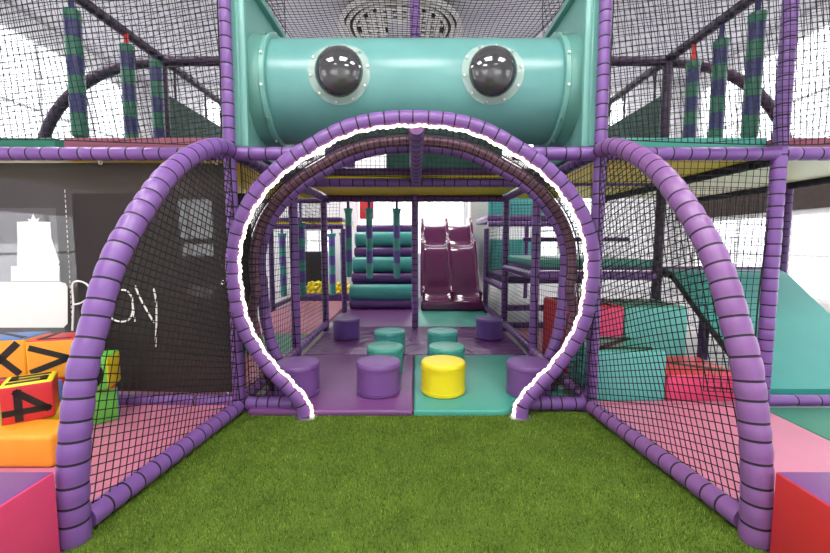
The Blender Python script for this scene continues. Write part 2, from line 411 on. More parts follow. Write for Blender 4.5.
# ------------------------------------------------------------------ turf
tb = MB().prism([(-1.355,-3),(1.355,-3),(1.355,1.5),(1.245,2.74),(-1.245,2.74),(-1.355,1.5)], (0,0,.001), (1,0,0), (0,1,0), (0,0,1), .011)
for i in range(90000):
    x = random.uniform(-1.40, 1.40); y = random.uniform(1.05, 2.72)
    if abs(x) > min(1.35, 1.345 - (y-1.5)*.085): continue
    a = random.uniform(0, 2*PI); h = random.uniform(.007, .019); w = .0016
    lx, ly = random.gauss(0, .005), random.gauss(0, .005)
    dx, dy = math.cos(a)*w, math.sin(a)*w
    o = len(tb.v); tb.v += [(x-dx, y-dy, .012), (x+dx, y+dy, .012), (x+lx, y+ly, .012+h)]
    tb.f.append((o, o+1, o+2)); tb.m.append(random.choice((1,1,1,2,2,3)))
single('artificial_turf', tb, [TURF, BLADE, BLADE2, BLADE3], 'short bright green artificial grass before the tunnel', 'artificial grass', kind='stuff', smooth=False)

# ------------------------------------------------------------------ floor mats
def mat_(label, lo, hi, m_, bev=.02, group=None):
    return single('floor_mat', MB().box(lo, hi, 0, bev, 3), m_, label, 'floor mat', group)
mat_('purple padded mat behind the tunnel entrance, left half', (-1.16, 2.668, .001), (-.013, 4.04, .052), PMAT)
# teal mat with rounded front right corner
poly = [(-.007, 2.668), (.56, 2.668)] + [(.56+.16*math.sin(a*PI/16), 2.828-.16*math.cos(a*PI/16)) for a in range(1, 8)] + [(.74, 2.84), (1.16, 2.84), (1.16, 4.04), (-.007, 4.04)]
mb = MB(); bm = bmesh.new()
vs_ = [bm.verts.new((x, y, .001)) for x, y in poly]; f_ = bm.faces.new(vs_)
r_ = bmesh.ops.extrude_face_region(bm, geom=[f_]); bmesh.ops.translate(bm, verts=[e for e in r_['geom'] if isinstance(e, bmesh.types.BMVert)], vec=(0,0,.052))
bmesh.ops.recalc_face_normals(bm, faces=bm.faces)
bmesh.ops.bevel(bm, geom=[e for e in bm.edges if abs(e.verts[0].co.z-e.verts[1].co.z) < 1e-4 and e.verts[0].co.z > .03], offset=.018, segments=3, profile=.5, affect='EDGES')
bm.verts.index_update(); mb.add([v.co[:] for v in bm.verts], [[v.index for v in f.verts] for f in bm.faces]); bm.free()
single('floor_mat', mb, TMAT, 'teal padded mat behind the tunnel entrance, right half', 'floor mat')
mat_('crumpled dark purple sheet mat between the near mats and the slide bay', (-1.16, 4.05, .001), (1.16, 5.44, .052), CRUMPLE, .012)
mat_('pale purple mat at the foot of the roller ramp', (-1.16, 5.45, .001), (.02, 7.6, .052), PMAT, .012)
mat_('teal mat at the foot of the purple slide', (.03, 5.45, .001), (1.16, 8.4, .052), TMAT, .012)
# side pits (edge follows the wing rail)
def wing_mat(label, sg, x_out, y0, y1, m_):
    p = [(sg*1.42, y0), (sg*1.29, y1), (sg*x_out, y1), (sg*x_out, y0)]
    if sg > 0: p = p[::-1]
    p = p[::-1]
    single('floor_mat', MB().prism(p, (0,0,.001), (1,0,0), (0,1,0), (0,0,1), .058), m_, label, 'floor mat', angle=.5)
wing_mat('pink mat under the letter cubes left of the grass', -1, 3.75, 1.452, 2.74, PINK)
wing_mat('pink mat right of the grass before the foam blocks', 1, 2.40, 1.452, 2.74, PINK)
mat_('green mat strip at the foot of the teal side slide', (2.41, 1.452, .001), (3.75, 2.70, .059), GMAT, .01)
mat_('green mat strip left of the crumpled purple mat', (-2.4, 4.1, .001), (-1.29, 5.0, .05), GMAT, .01)
mat_('pink mat running back to the ball pool on the left', (-2.4, 5.01, .001), (-1.29, 7.9, .05), PINK, .01)
mat_('pink mat beyond the net left of the near purple mat', (-2.4, 2.88, .001), (-1.29, 4.09, .05), PINK, .01)
mat_('pink mat under the stepped foam blocks on the right', (1.29, 2.82, .001), (2.40, 5.3, .05), PINK, .01)

# ------------------------------------------------------------------ frame of padded tubes
def ptube(name, pts, r, label, cat, L=.085, m_=None, n=14, plates=(), group=None):
    """padded tube thing; with foot plates it becomes an empty with parts"""
    mats = [m_ or PURPLE, SEAM]
    if not plates:
        return single(name, MB().padded(pts, r, L, n), mats, label, cat, group, angle=1.2)
    t = thing(name, label, cat, plates[0], group=group)
    link_mesh('padding', MB().padded(pts, r, L, n), mats, t, angle=1.2)
    for p in plates:
        link_mesh('base_plate', MB().lathe([(.075,0),(.075,.006),(.055,.010)], p, 20), STEEL, t)
    return t
def post(x, y, z0, z1, label, r=.046, m_=None, plate=False, n=12, L=.085):
    return ptube('padded_post', [(x, y, z0), (x, y, z1)], r, label, 'post', L, m_, n, ((x, y, z0-.004),) if plate else ())
def beam(p, q, label, r=.045, m_=None, L=.115, n=12):
    return ptube('padded_beam', [p, q], r, label, 'beam', L, m_, n)
GX = 1.22; G2 = 2.46; G3 = 3.72
Y1, Y2, Y3, Y4 = 2.76, 4.05, 5.4, 6.85
ZD = 1.80
post(-1.25, Y1, .018, 3.3, 'front purple padded post left of the lit arch, below the tube panel', plate=True, n=16, r=.040)
post(1.25, Y1, .018, 3.3, 'front purple padded post right of the lit arch, below the tube panel', plate=True, n=16, r=.040)
post(G2, Y1, .018, 3.3, 'purple padded post behind the right wing tube, beside the teal slide', plate=True, n=16)
post(-GX, Y2, .002, 3.0, 'bright purple post at the left end of the near purple mat')
post(GX, Y2, .002, 3.0, 'purple post at the right end of the near teal mat, before the red foam block')
post(0, Y2, ZD+.04, 3.6, 'shiny purple post standing on the beam over the tunnel, centre', r=.052)
post(-GX, Y3, .002, ZD+.04, 'purple post left of the three hanging bags, by the crumpled mat')
post(0, Y3, .0535, ZD+.04, 'purple middle post between the roller ramp and the slide')
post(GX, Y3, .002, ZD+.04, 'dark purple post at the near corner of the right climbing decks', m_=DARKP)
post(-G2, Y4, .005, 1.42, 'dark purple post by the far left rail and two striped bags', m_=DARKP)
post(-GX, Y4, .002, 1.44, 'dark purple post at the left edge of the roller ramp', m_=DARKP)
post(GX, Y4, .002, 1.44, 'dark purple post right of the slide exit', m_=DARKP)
post(G2, Y2, .005, 3.0, 'dark post at the far corner behind the right wing net', m_=UPSHADE)
post(-G2, Y2, .005, 3.0, 'dark post behind the upper left net, carrying the curved tube', m_=UPSHADE)
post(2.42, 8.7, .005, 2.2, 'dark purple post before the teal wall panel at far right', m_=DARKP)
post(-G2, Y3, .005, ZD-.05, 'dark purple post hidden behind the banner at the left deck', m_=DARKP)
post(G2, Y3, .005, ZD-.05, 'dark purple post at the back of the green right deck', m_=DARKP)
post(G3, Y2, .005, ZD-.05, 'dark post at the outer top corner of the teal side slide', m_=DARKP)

beam((-GX-.02, Y1, ZD), (-G3, Y1, ZD), 'purple padded beam above the black banner', L=.115, n=16)
beam((-1.22, Y1, ZD), (-.69, Y1, ZD), 'short purple padded beam from the left post to the shoulder of the lit arch', n=16)
beam((.66, Y1, ZD), (1.22, Y1, ZD), 'short purple padded beam from the right post to the shoulder of the lit arch', n=16)
beam((GX+.02, Y1, ZD), (G2-.02, Y1, ZD), 'purple padded beam above the right wing net', n=16)
beam((G2+.02, Y1, ZD), (G3, Y1, ZD), 'purple padded beam at the far right edge, above the teal slide', n=16)
beam((-GX+.02, Y2, ZD), (GX-.02, Y2, ZD), 'purple beam across the tunnel bay in front of the yellow deck board')
beam((GX+.02, Y2, ZD), (G2-.02, Y2, ZD), 'purple beam under the yellow board behind the right wing net', r=.035)
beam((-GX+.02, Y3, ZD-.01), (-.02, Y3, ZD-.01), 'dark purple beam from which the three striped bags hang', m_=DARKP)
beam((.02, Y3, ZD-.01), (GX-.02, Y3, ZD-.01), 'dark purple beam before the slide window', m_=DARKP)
beam((-GX, Y2+.02, ZD), (-GX, Y3, ZD), 'purple beam running back under the left end of the yellow deck')
beam((GX, Y2+.02, ZD), (GX, Y3, ZD), 'purple beam running back under the right end of the yellow deck')
beam((-GX, Y1+.02, ZD), (-GX, Y2-.02, ZD), 'purple beam running back beside the left arch shoulder', m_=DARKP)
beam((GX, Y1+.02, ZD), (GX, Y2-.02, ZD), 'purple beam running back beside the right arch shoulder', m_=DARKP)
beam((G2, Y1+.02, ZD-.02), (G2, Y3, ZD-.02), 'black beam under the seam of the yellow and cream boards', r=.05, m_=SEAM)
beam((G3, Y1+.02, ZD-.02), (G3, Y3, ZD-.02), 'black beam along the outer edge of the cream board', r=.05, m_=SEAM)
beam((-G2, Y1, 2.98), (-G2, Y3, 2.98), 'dark beam carrying the striped bags behind the upper left net', m_=UPSHADE, r=.042)
beam((G2, Y1+.02, 2.98), (G2, Y3, 2.98), 'dark beam carrying the striped bags behind the upper right net', m_=UPSHADE, r=.042)
beam((-G2+.02, Y2, 2.96), (-GX-.02, Y2, 2.96), 'dark cross beam behind the upper left net', m_=UPSHADE)
beam((GX+.02, Y2, 2.96), (G2-.02, Y2, 2.96), 'dark cross beam behind the upper right net', m_=UPSHADE)
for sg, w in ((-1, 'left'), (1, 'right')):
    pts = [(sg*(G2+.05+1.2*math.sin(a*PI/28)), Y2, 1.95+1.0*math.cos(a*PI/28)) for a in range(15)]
    ptube('curved_padded_tube', pts, .05, 'dark quarter-round tube behind the upper %s net' % w, 'curved tube', .12, UPSHADE, 12)
# low rails
beam((-GX-.02, Y1+.02, .075), (-G3, Y1+.02, .075), 'low purple rail along the bottom of the black banner', L=.16)
beam((-GX+.02, Y1, .065), (-.78, Y1, .065), 'short low purple rail between left post and arch foot', L=.085, r=.050)
beam((.79, Y1, .065), (GX-.02, Y1, .065), 'short low purple rail between right post and arch foot', L=.085, r=.050)
beam((G2+.02, Y1, .085), (G3+.3, Y1, .085), 'low purple rail before the foot of the teal side slide', L=.2, r=.04)
beam((-GX, Y2+.02, .10), (-GX, Y3-.02, .10), 'low purple rail left of the crumpled mat', r=.042)
beam((GX, Y1+.02, .10), (GX, Y2-.02, .10), 'low purple rail right of the near teal mat', r=.042, m_=MAUVE)
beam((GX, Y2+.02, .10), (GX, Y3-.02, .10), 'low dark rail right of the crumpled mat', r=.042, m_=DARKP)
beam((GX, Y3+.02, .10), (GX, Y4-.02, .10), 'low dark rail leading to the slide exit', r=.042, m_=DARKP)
beam((-GX, Y1+.02, .10), (-GX, Y2-.02, .10), 'low purple rail left of the near purple mat', r=.042, m_=MAUVE)
beam((-G2, Y4+.02, .10), (-G2, 8.2, .10), 'low dark rail at far left running toward the ball pool', r=.045, m_=DARKP)
# right climbing deck frame
beam((GX+.02, Y2, .87), (G2-.02, Y2, .87), 'purple beam along the front of the green right deck')
beam((GX, Y2+.02, .87), (GX, Y3-.02, .87), 'dark purple beam along the tunnel side of the green right deck', m_=DARKP)
beam((GX, Y3+.02, .58), (GX, Y4-.02, .58), 'dark beam along the edge of the low far step deck', m_=DARKP)
beam((GX+.02, Y3, .32), (G2-.02, Y3, .32), 'purple cross rail low under the green deck')
beam((GX+.02, Y3, .08), (G2-.02, Y3, .08), 'purple cross rail on the floor under the green deck')
beam((GX+.02, Y4, 1.52), (G2, Y4, 1.52), 'purple beam of the upper far right deck')
beam((GX+.02, 4.6, 1.24), (G2-.02, 4.6, 1.24), 'thin dark rail behind the right wing net', r=.025, m_=DARKP)
beam((-G2, Y4, 1.48), (-GX, Y4, 1.48), 'dark beam of the far left deck above the ball pool', m_=DARKP)

# ------------------------------------------------------------------ decks
def deck(x0, x1, y0, y1, z, under, top, label, th=.074):
    t = thing('deck', label, 'deck', ((x0+x1)/2, (y0+y1)/2, z))
    link_mesh('board', MB().box((x0, y0, z), (x1, y1, z+.03)), under, t, smooth=False)
    link_mesh('mat', MB().box((x0, y0, z+.031), (x1, y1, z+.031+th), 0, .012), top, t)
deck(-GX+.05, GX-.05, Y2-.02, Y3+.06, ZD+.037, YBOARD, PMAT, 'deck with yellow underside over the middle of the tunnel bay')
deck(GX+.05, G2-.03, Y1+.07, Y3, ZD-.01, YBOARD, TMAT, 'upper right deck with yellow underside and teal mat', .105)
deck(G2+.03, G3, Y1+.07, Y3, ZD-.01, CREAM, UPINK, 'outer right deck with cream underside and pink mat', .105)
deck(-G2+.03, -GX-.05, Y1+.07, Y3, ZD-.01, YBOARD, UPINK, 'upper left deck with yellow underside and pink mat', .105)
deck(-G3, -G2-.03, Y1+.07, Y3, ZD-.01, YBOARD, GMAT, 'outer left deck with green mat above the banner', .105)
deck(GX+.02, G2-.02, Y2+.0, Y3+.2, .925, DARKP, TMAT, 'green-topped climbing deck right of the tunnel')
deck(GX+.02, G2, Y3+.21, Y4+.3, .63, DARKP, DARKP, 'low dark purple step deck beyond the green deck')
deck(GX+.02, G2, Y4+.04, 8.2, 1.57, DARKP, MAUVE, 'far right purple deck above the step deck')
deck(-G2, -GX-.02, Y4+.04, 8.2, 1.53, YBOARD, DARKP, 'far left deck with a yellow underside over the ball pool')

# ------------------------------------------------------------------ entrance arch
HALF = [(0,2.0),(.176,1.992),(.352,1.962),(.515,1.902),(.66,1.822),(.812,1.728),(.957,1.600),(1.075,1.448),(1.146,1.297),(1.182,1.154),(1.191,1.005),(1.177,.846),(1.150,.69),(1.083,.532),(.972,.363),(.845,.225),(.757,.115),(.732,.018)]
XA = -.015
def arch_pts(y, half, m_=8):
    p = [(XA-x, y, z) for x, z in reversed(half)] + [(XA+x, y, z) for x, z in half[1:]]
    return spline(p, m_)
AY = 2.655
apt = arch_pts(AY, HALF)
ptube('entrance_arch', apt, .052, 'big purple padded entrance arch edged with white lights', 'arch', .092, PURPLE, 18, ((XA-.732, AY, .013), (XA+.732, AY, .013)))
beam((0.01, 2.655, 1.945), (0.01, Y2-.03, 1.82), 'shiny purple ridge tube running back from the top of the lit arch', r=.052)
# rope light on the inner front edge
cen = Vector((XA, AY, .95)); led = []
fine = arch_pts(AY, HALF, 14)
for i, p in enumerate(fine):
    t = (fine[min(i+1, len(fine)-1)] - fine[max(i-1, 0)]).normalized()
    nrm = Vector((0,1,0)).cross(t)
    if nrm.dot(cen - p) < 0: nrm = -nrm
    w = .25*math.sin(i*.55) + .15*math.sin(i*1.7)
    a = .50 + w*.35
    led.append(p + (nrm*math.cos(a) + Vector((0,-1,0))*math.sin(a))*.062)
led = led[2:-2]
rl = thing('rope_light', 'glowing white light rope wound along the inside of the entrance arch', 'rope light', tuple(led[0]))
link_mesh('light_tube', MB().sweep(led, [.0095 + .0025*math.sin(i*1.9) for i in range(len(led))], 8), LED, rl)
link_mesh('end_cap', MB().lathe([(.018,0),(.018,.03)], (led[0].x, led[0].y, led[0].z-.03), 10), WHITEP, rl)
link_mesh('end_cap', MB().lathe([(.018,0),(.018,.03)], (led[-1].x, led[-1].y, led[-1].z-.03), 10), WHITEP, rl)
# inner arches
HALF2 = [(x*1.06, z*.985) for x, z in HALF[:11]] + [(1.25,.84),(1.245,.68),(1.225,.52),(1.19,.36),(1.14,.22),(1.10,.12),(1.085,.06)]
HALF1 = [(x*.967, z*.995) for x, z in HALF2[:12]] + HALF2[12:]
ptube('tunnel_arch', arch_pts(3.06, HALF1), .034, 'net-wrapped mauve hoop just inside the lit arch', 'arch', .05, HOOP, 14)
ptube('tunnel_arch', arch_pts(3.30, HALF2), .046, 'plain purple padded hoop at the inner end of the net tunnel', 'arch', .09, PURPLE, 14)
def net_patch(label, fn, ns, nt_, r=.0026, mat=None, sub=1, name='safety_net'):
    mb = MB()
    for i in range(ns+1):
        strand(mb, [Vector(fn(i/ns, j/(nt_*sub))) for j in range(nt_*sub+1)], r)
    for j in range(nt_+1):
        strand(mb, [Vector(fn(i/(ns*sub), j/nt_)) for i in range(ns*sub+1)], r)
    return single(name, mb, mat or NET, label, 'net', smooth=False)
a0_, a1_ = arch_pts(AY+.05, HALF, 10), arch_pts(3.06, HALF1, 10)
def tunnel(s, t):
    i = s*(len(a0_)-1); k = min(int(i), len(a0_)-2); f = i-k
    p = a0_[k].lerp(a0_[k+1], f); q = a1_[k].lerp(a1_[k+1], f)
    o = p.lerp(q, t); pull = -.05*math.sin(PI*t)
    d = (cen - Vector((o.x, cen.y, o.z))); d = d.normalized() if d.length > .01 else Vector((0,0,0))
    return o + Vector((d.x, 0, d.z))*(-.05 - pull*.6)
net_patch('dark net forming the tunnel skin between the lit arch and the mauve hoop', tunnel, 130, 10)
def wrap(s, t):
    i = s*(len(a1_)-1); k = min(int(i), len(a1_)-2); f = i-k
    p = a1_[k].lerp(a1_[k+1], f); tg = (a1_[k+1]-a1_[k]).normalized(); nn = Vector((0,1,0)).cross(tg)
    a = t*2*PI
    return p + (nn*math.cos(a) + Vector((0,1,0))*math.sin(a))*.038
net_patch('brown netting wound around the mauve tunnel hoop', wrap, 170, 8, .0024, NETB)

# nets beside the arch (between posts and arch)
for sg, w in ((-1, 'left'), (1, 'right')):
    pl = [(GX-.05, .12), (GX-.05, 1.75)]
    pl += [(x+.06, z) for x, z in HALF[5:]if x+.06 < GX-.05 and z > .5 and z < 1.72]
    low = [(x+.055, z) for x, z in HALF if z <= .66 and z > .1]
    pl2 = [(GX-.05, .11), (GX-.05, .66)] + low[::1] + [(.82, .11)]
    net('small dark net filling the gap at the %s foot of the lit arch' % w, (0, Y1, 0), (sg, 0, 0), (0, 0, 1), pl2, .042, seed=3)

# ------------------------------------------------------------------ wings
WH = [(2.70,1.815),(2.56,1.80),(2.35,1.71),(2.14,1.568),(1.985,1.41),(1.865,1.265),(1.775,1.135),(1.707,1.0),(1.65,.85),(1.60,.725),(1.565,.58),(1.535,.42),(1.515,.25),(1.508,.10),(1.508,.012)]
def wx(y): return 1.22 + (2.76-y)/1.26*.14
for sg, w in ((-1, 'left'), (1, 'right')):
    pts = spline([(sg*wx(y), y, z) for y, z in WH])
    ptube('curved_padded_tube', pts, .0545, 'thick purple curved tube sweeping from the beam to the grass on the %s' % w, 'curved tube', .082, PURPLE if sg < 0 else MAUVE, 20)
    ptube('padded_beam', [(sg*wx(2.70), 2.70, .068), (sg*wx(1.56), 1.56, .068)], .048, 'low purple rail on the floor under the %s wing net' % w, 'beam', .085, PURPLE if sg < 0 else MAUVE, 16)
    D = Vector((sg*.14, -1.26, 0)).normalized()
    pl = [(.05, .10)] + [((2.76-y)/1.26*math.hypot(1.26, .14), z) for y, z in reversed(WH) if z > .09] + [(.05, 1.78)]
    net('black climbing net filling the quarter-round wing on the %s' % w, (sg*1.22, 2.76, 0), D, (0,0,1), pl, .037, .0029, rot=.30, sag=.016, seed=5+sg)

# ------------------------------------------------------------------ big nets
net('large black net above the banner on the upper left', (0, Y1-.06, 0), (1,0,0), (0,0,1), rect(-G3-.1, -GX-.05, ZD+.06, 3.45), .040, .0030, sag=.02, rot=.10, seed=21)
net('large black net above the yellow board on the upper right', (0, Y1-.06, 0), (1,0,0), (0,0,1), rect(GX+.05, G3+.1, ZD+.06, 3.45), .040, .0030, sag=.02, rot=.10, seed=22)
net('second net further back on the upper left, behind the dark bags', (0, Y2+.08, 0), (1,0,0), (0,0,1), rect(-G3-.6, -GX-.05, ZD+.06, 3.6), .05, .0028, sag=.02, rot=.2, seed=23)
net('second net further back on the upper right, behind the dark bags', (0, Y2+.08, 0), (1,0,0), (0,0,1), rect(GX+.05, G3+.6, ZD+.06, 3.6), .05, .0028, sag=.02, rot=.2, seed=24)
net('net roof sloping over the teal tube', (0, Y1, 3.02), (1,0,0), (0,1,.12), rect(-GX+.05, GX-.05, 0, 1.7), .045, .0028, sag=.02, seed=25)
net('net hanging under the teal tube behind the arch top', (0, Y2-.06, 0), (1,0,0), (0,0,1), rect(-GX+.05, GX-.05, ZD+.04, 2.7), .045, .0026, seed=26)
net('fine net in the front plane of the right bay, behind the wing', (0, Y1, 0), (1,0,0), (0,0,1), [(GX+.05, .78), (2.02, .78), (2.06, .14), (G2-.05, .14), (G2-.05, ZD-.04), (GX+.05, ZD-.04)], .045, .0022, seed=27)
net('net at the back of the teal side slide', (0, Y2, 0), (1,0,0), (0,0,1), rect(G2+.05, G3-.05, .95, ZD-.06), .045, .0022, seed=28)
net('outer side net of the right bay before the bright window', (G3, Y2, 0), (0,1,0), (0,0,1), rect(.05, 1.35, .10, ZD-.06), .045, .0022, seed=29)
net('back net of the right bay above the green deck', (0, Y3+.1, 0), (1,0,0), (0,0,1), rect(GX+.05, G3, 1.0, ZD-.06), .045, .0022, seed=30)
for sg, w in ((-1, 'left'), (1, 'right')):
    net('net wall on the %s side of the near mats' % w, (sg*GX, 0, 0), (0,1,0), (0,0,1), rect(Y1+.05, Y2-.05, .14, ZD-.05), .05, .0024, seed=31)
    net('net wall on the %s side of the crumpled mat' % w, (sg*GX, 0, 0), (0,1,0), (0,0,1), rect(Y2+.05, Y3-.05, .14, ZD-.05 if sg < 0 else .82), .05, .0024, seed=33)
net('net wall beside the slide exit', (GX, 0, 0), (0,1,0), (0,0,1), rect(Y3+.05, Y4-.05, .14, 1.45), .055, .0028, seed=34)
net('net front of the far right deck', (0, Y4-.06, 0), (1,0,0), (0,0,1), rect(GX+.05, G2-.05, .75, 2.3), .055, .0028, seed=35)
net('net front over the far left deck', (0, Y4-.06, 0), (1,0,0), (0,0,1), rect(-G2+.05, -GX-.05, 1.55, 2.2), .055, .0028, seed=36)

# ------------------------------------------------------------------ crawl tube with dome windows
TY, TZ, TR = 3.30, 2.385, .385
ct = thing('crawl_tube', 'big teal crawl tube with two dark dome windows above the arch', 'crawl tube', (0, TY, TZ-TR))
RX = Matrix.Translation((0, TY, TZ)) @ Matrix.Rotation(PI/2, 4, 'Y')
link_mesh('tube', MB().lathe([(TR-.002,-1.07),(TR,-1.06),(TR,1.06),(TR-.002,1.07)], n=72, M=RX), TUBE, ct)
for sg in (-1, 1):
    link_mesh('end_collar', MB().lathe([(TR+.012, sg*1.09), (TR+.03, sg*1.21)] if sg > 0 else [(TR+.03, -1.21), (TR+.012, -1.09)], n=64, M=RX), TUBE2, ct)
    fl = link_mesh('flange', MB().lathe([(TR+.03, sg*1.07-.02),(TR+.036, sg*1.07-.014),(TR+.036, sg*1.07+.014),(TR+.03, sg*1.07+.02)], n=64, M=RX), TUBE2, ct)
    for k in range(12):
        a = 2*PI*k/12+.2
        c_ = Vector((sg*1.07, TY+math.cos(a)*(TR+.036), TZ+math.sin(a)*(TR+.036)))
        link_mesh('bolt', MB().sweep([c_, c_+Vector((0, math.cos(a), math.sin(a)))*.012], .010, 8), STEEL, fl)
    x0, x1 = sorted((sg*1.19, sg*1.245))
    pn = MB().box((x0, Y1+.05, ZD+.06), (x1, 3.92, 3.04), 0, .008, 1)
    xa, xb = sorted((sg*1.145, sg*1.195))
    pn.box((xa, Y1+.055, 3.0), (xb, 3.92, 3.05), 0, .01).box((xa, 3.86, ZD+.06), (xb, 3.92, 3.0), 0, .01).box((xa, Y1+.055, ZD+.06), (xb, Y1+.10, 3.0), 0, .01)
    link_mesh('side_panel', pn, TUBE2, ct)
for dx in (-.532, .545):
    R_ = .172
    # flange ring that hugs the tube, facing the grass
    ang = math.radians(2.0)
    Md = Matrix.Translation((dx, TY-math.cos(ang)*(TR-.012), TZ+math.sin(ang)*(TR-.012)+.05)) @ Matrix.Rotation(PI/2, 4, 'X')
    def hug(mb):
        # wrap the flat ring around the tube
        for i, (x, y, z) in enumerate(mb.v):
            dz_ = z - TZ; a = dz_/TR; off = -(y - TY) - TR   # distance in front of the tube
            mb.v[i] = (x, TY - math.cos(a)*(TR+off), TZ + math.sin(a)*(TR+off))
        return mb
    def ring_m(r0, r1, y_off, th):
        mb = MB(); n = 40; vs, fs = [], []
        for j in range(n):
            a = 2*PI*j/n
            for rr_, d_ in ((r0, 0), (r1, 0), (r1, th), (r0, th)):
                vs.append((dx+rr_*math.cos(a), TY-TR-y_off-d_, TZ+.015+rr_*math.sin(a)))
        for j in range(n):
            q = (j+1) % n
            for e in range(4):
                e2 = (e+1) % 4; fs.append((j*4+e, j*4+e2, q*4+e2, q*4+e))
        return hug(mb.add(vs, fs))
    dm = link_mesh('dome_window', (lambda mb: mb)(
        (lambda: (lambda mb: hug(mb))(MB().add(
            [(dx+R_*math.cos(th_)*math.cos(2*PI*j/40), TY-TR-.004-.105*math.sin(th_), TZ+.015+R_*math.cos(th_)*math.sin(2*PI*j/40)) for th_ in [k*PI/2/12 for k in range(13)] for j in range(40)],
            [(i*40+j, i*40+(j+1) % 40, (i+1)*40+(j+1) % 40, (i+1)*40+j) for i in range(12) for j in range(40)])))()), DOME, ct, angle=1.5)
    link_mesh('clear_flange', ring_m(R_*.97, R_+.047, .003, .006), FLANGE, dm)
    link_mesh('clamp_ring', ring_m(R_*.97, R_+.010, .009, .006), FLANGE, dm)
    for k in range(10):
        a = 2*PI*k/10+.15
        mb = hug(MB().sweep([(dx+(R_+.03)*math.cos(a), TY-TR-.008, TZ+.015+(R_+.03)*math.sin(a)), (dx+(R_+.03)*math.cos(a), TY-TR-.020, TZ+.015+(R_+.03)*math.sin(a))], .0075, 8))
        link_mesh('bolt', mb, STEEL, dm)

# ------------------------------------------------------------------ stools
def stool_parts(t, r, h, m_):
    link_mesh('body', MB().lathe([(r-.012,0),(r,.008),(r,h-.05)], n=44), m_, t, local=True)
    link_mesh('top_cap', MB().lathe([(r,h-.05),(r+.003,h-.046),(r+.003,h-.014),(r-.006,h-.003),(r-.022,h)], n=44), m_, t, local=True)
    link_mesh('piping', MB().sweep([((r+.001)*math.cos(a*PI/24), (r+.001)*math.sin(a*PI/24), .030) for a in range(48)], .004, 6, closed=True), m_, t, local=True)
    link_mesh('piping', MB().sweep([((r+.002)*math.cos(a*PI/24), (r+.002)*math.sin(a*PI/24), h-.05) for a in range(48)], .003, 6, closed=True), m_, t, local=True)
protos = {}
for x, y, r, m_, lb in (
    (.218, 3.02, .168, YELLOW, 'bright yellow round foam stool at the front of the teal mat'),
    (-.28, 3.02, .168, STOOLP, 'purple round foam stool beside the yellow one'),
    (-.90, 2.99, .165, STOOLP, 'purple round foam stool behind the left foot of the lit arch'),
    (.87, 2.99, .165, STOOLP, 'purple round foam stool behind the right foot of the lit arch'),
    (-.265, 3.48, .160, TMAT, 'teal round foam stool directly behind the front purple stool'),
    (.280, 3.48, .160, TMAT, 'teal round foam stool directly behind the yellow stool'),
    (-.262, 4.10, .158, TEAL, 'farther teal round foam stool of the left row'),
    (.287, 4.10, .158, TEAL, 'farther teal round foam stool of the right row'),
    (-.83, 4.78, .158, STOOLD, 'farthest purple foam stool, by the left net'),
    (.90, 4.78, .158, STOOLD, 'farthest purple foam stool, near the slide')):
    t = thing('foam_stool', lb, 'stool', (x, y, .0535), (0,0,random.uniform(0,6)), 'round foam stepping stools')
    stool_parts(t, r, .245, m_)

# ------------------------------------------------------------------ hanging bags
def bag_proto(lb, cat, L, r, n, ma, mb_, cap_m, strap_m, strap_len, group, loc, flare=1.4):
    t = thing('punch_bag', lb, cat, loc, group=group)
    prof, ms = [(r*.70, 0), (r*.95, .012), (r, .04)], [0, 0]
    seg = (L-.10)/n
    for i in range(n):
        prof += [(r*1.0, .04+seg*(i+.02)), (r*1.01, .04+seg*(i+.5)), (r*1.0, .04+seg*(i+1)-.001)]; ms += [i % 2]*3
    link_mesh('body', MB().lathe(prof, n=20, mi=ms), [ma, mb_], t, local=True)
    link_mesh('cap', MB().lathe([(r*1.0, L-.07), (r*1.05, L-.065), (r*flare, L-.005), (r*(flare-.05), L)], n=20), cap_m, t, local=True)
    link_mesh('strap', MB().box((-.018, -.006, L-.01), (.018, .006, L+strap_len)), strap_m, t, local=True, smooth=False)
    return t
g1 = 'striped bags before the roller ramp'
for x, zb, zt, lb in ((-.895, .74, 1.66, 'teal and violet striped hanging bag, nearest the left post'), (-.615, .72, 1.66, 'teal and violet striped hanging bag in front of the red pad'), (-.245, .72, 1.66, 'teal and violet striped hanging bag nearest the middle post')):
    bag_proto(lb, 'punch bag', zt-zb, .044, 5, BAGT, BAGP, BAGT, BAGP, ZD-.05-zt, g1, (x, Y3+.02, zb))
g2 = 'striped bags over the left mat'
for x, y, zb, zt, lb in ((-2.22, 6.72, .30, 1.36, 'striped hanging bag at far left by the dark post'), (-1.70, 6.0, .40, 1.50, 'striped hanging bag between the two left purple posts'),
                     (-1.40, 6.75, .32, 1.36, 'thick striped hanging bag just right of the left inner post'), (-1.42, 7.9, .33, 1.40, 'thin far striped hanging bag beside the roller ramp')):
    bag_proto(lb, 'punch bag', zt-zb, .055, 6, BAGT, BAGP, BAGT, BAGP, (1.43 if y > 6.2 else ZD)-zt+.02, g2, (x, y, zb))
beam((-GX-.05, 6.0, ZD+.02), (-G2+.05, 6.0, ZD+.02), 'dark beam above the striped bag between the left posts', m_=DARKP, r=.035)
g3 = 'navy and green bags on the upper left'
for y, zt, sm, lb in ((2.98, 2.72, NAVY, 'tall navy and green hanging bag nearest the outer upper left'), (3.52, 2.66, RED, 'navy and green hanging bag on a red strap, upper left'), (3.90, 2.62, NAVY, 'shortest navy and green hanging bag on the upper left')):
    zt = {2.98: 2.84, 3.52: 2.86, 3.90: 2.90}[y]
    bag_proto(lb, 'punch bag', zt-1.96, .052, 6, BAGG, NAVY, BAGG, sm, 2.95-zt, g3, (-G2+.03, y, 1.96), 1.0)
g4 = 'navy and green bags on the upper right'
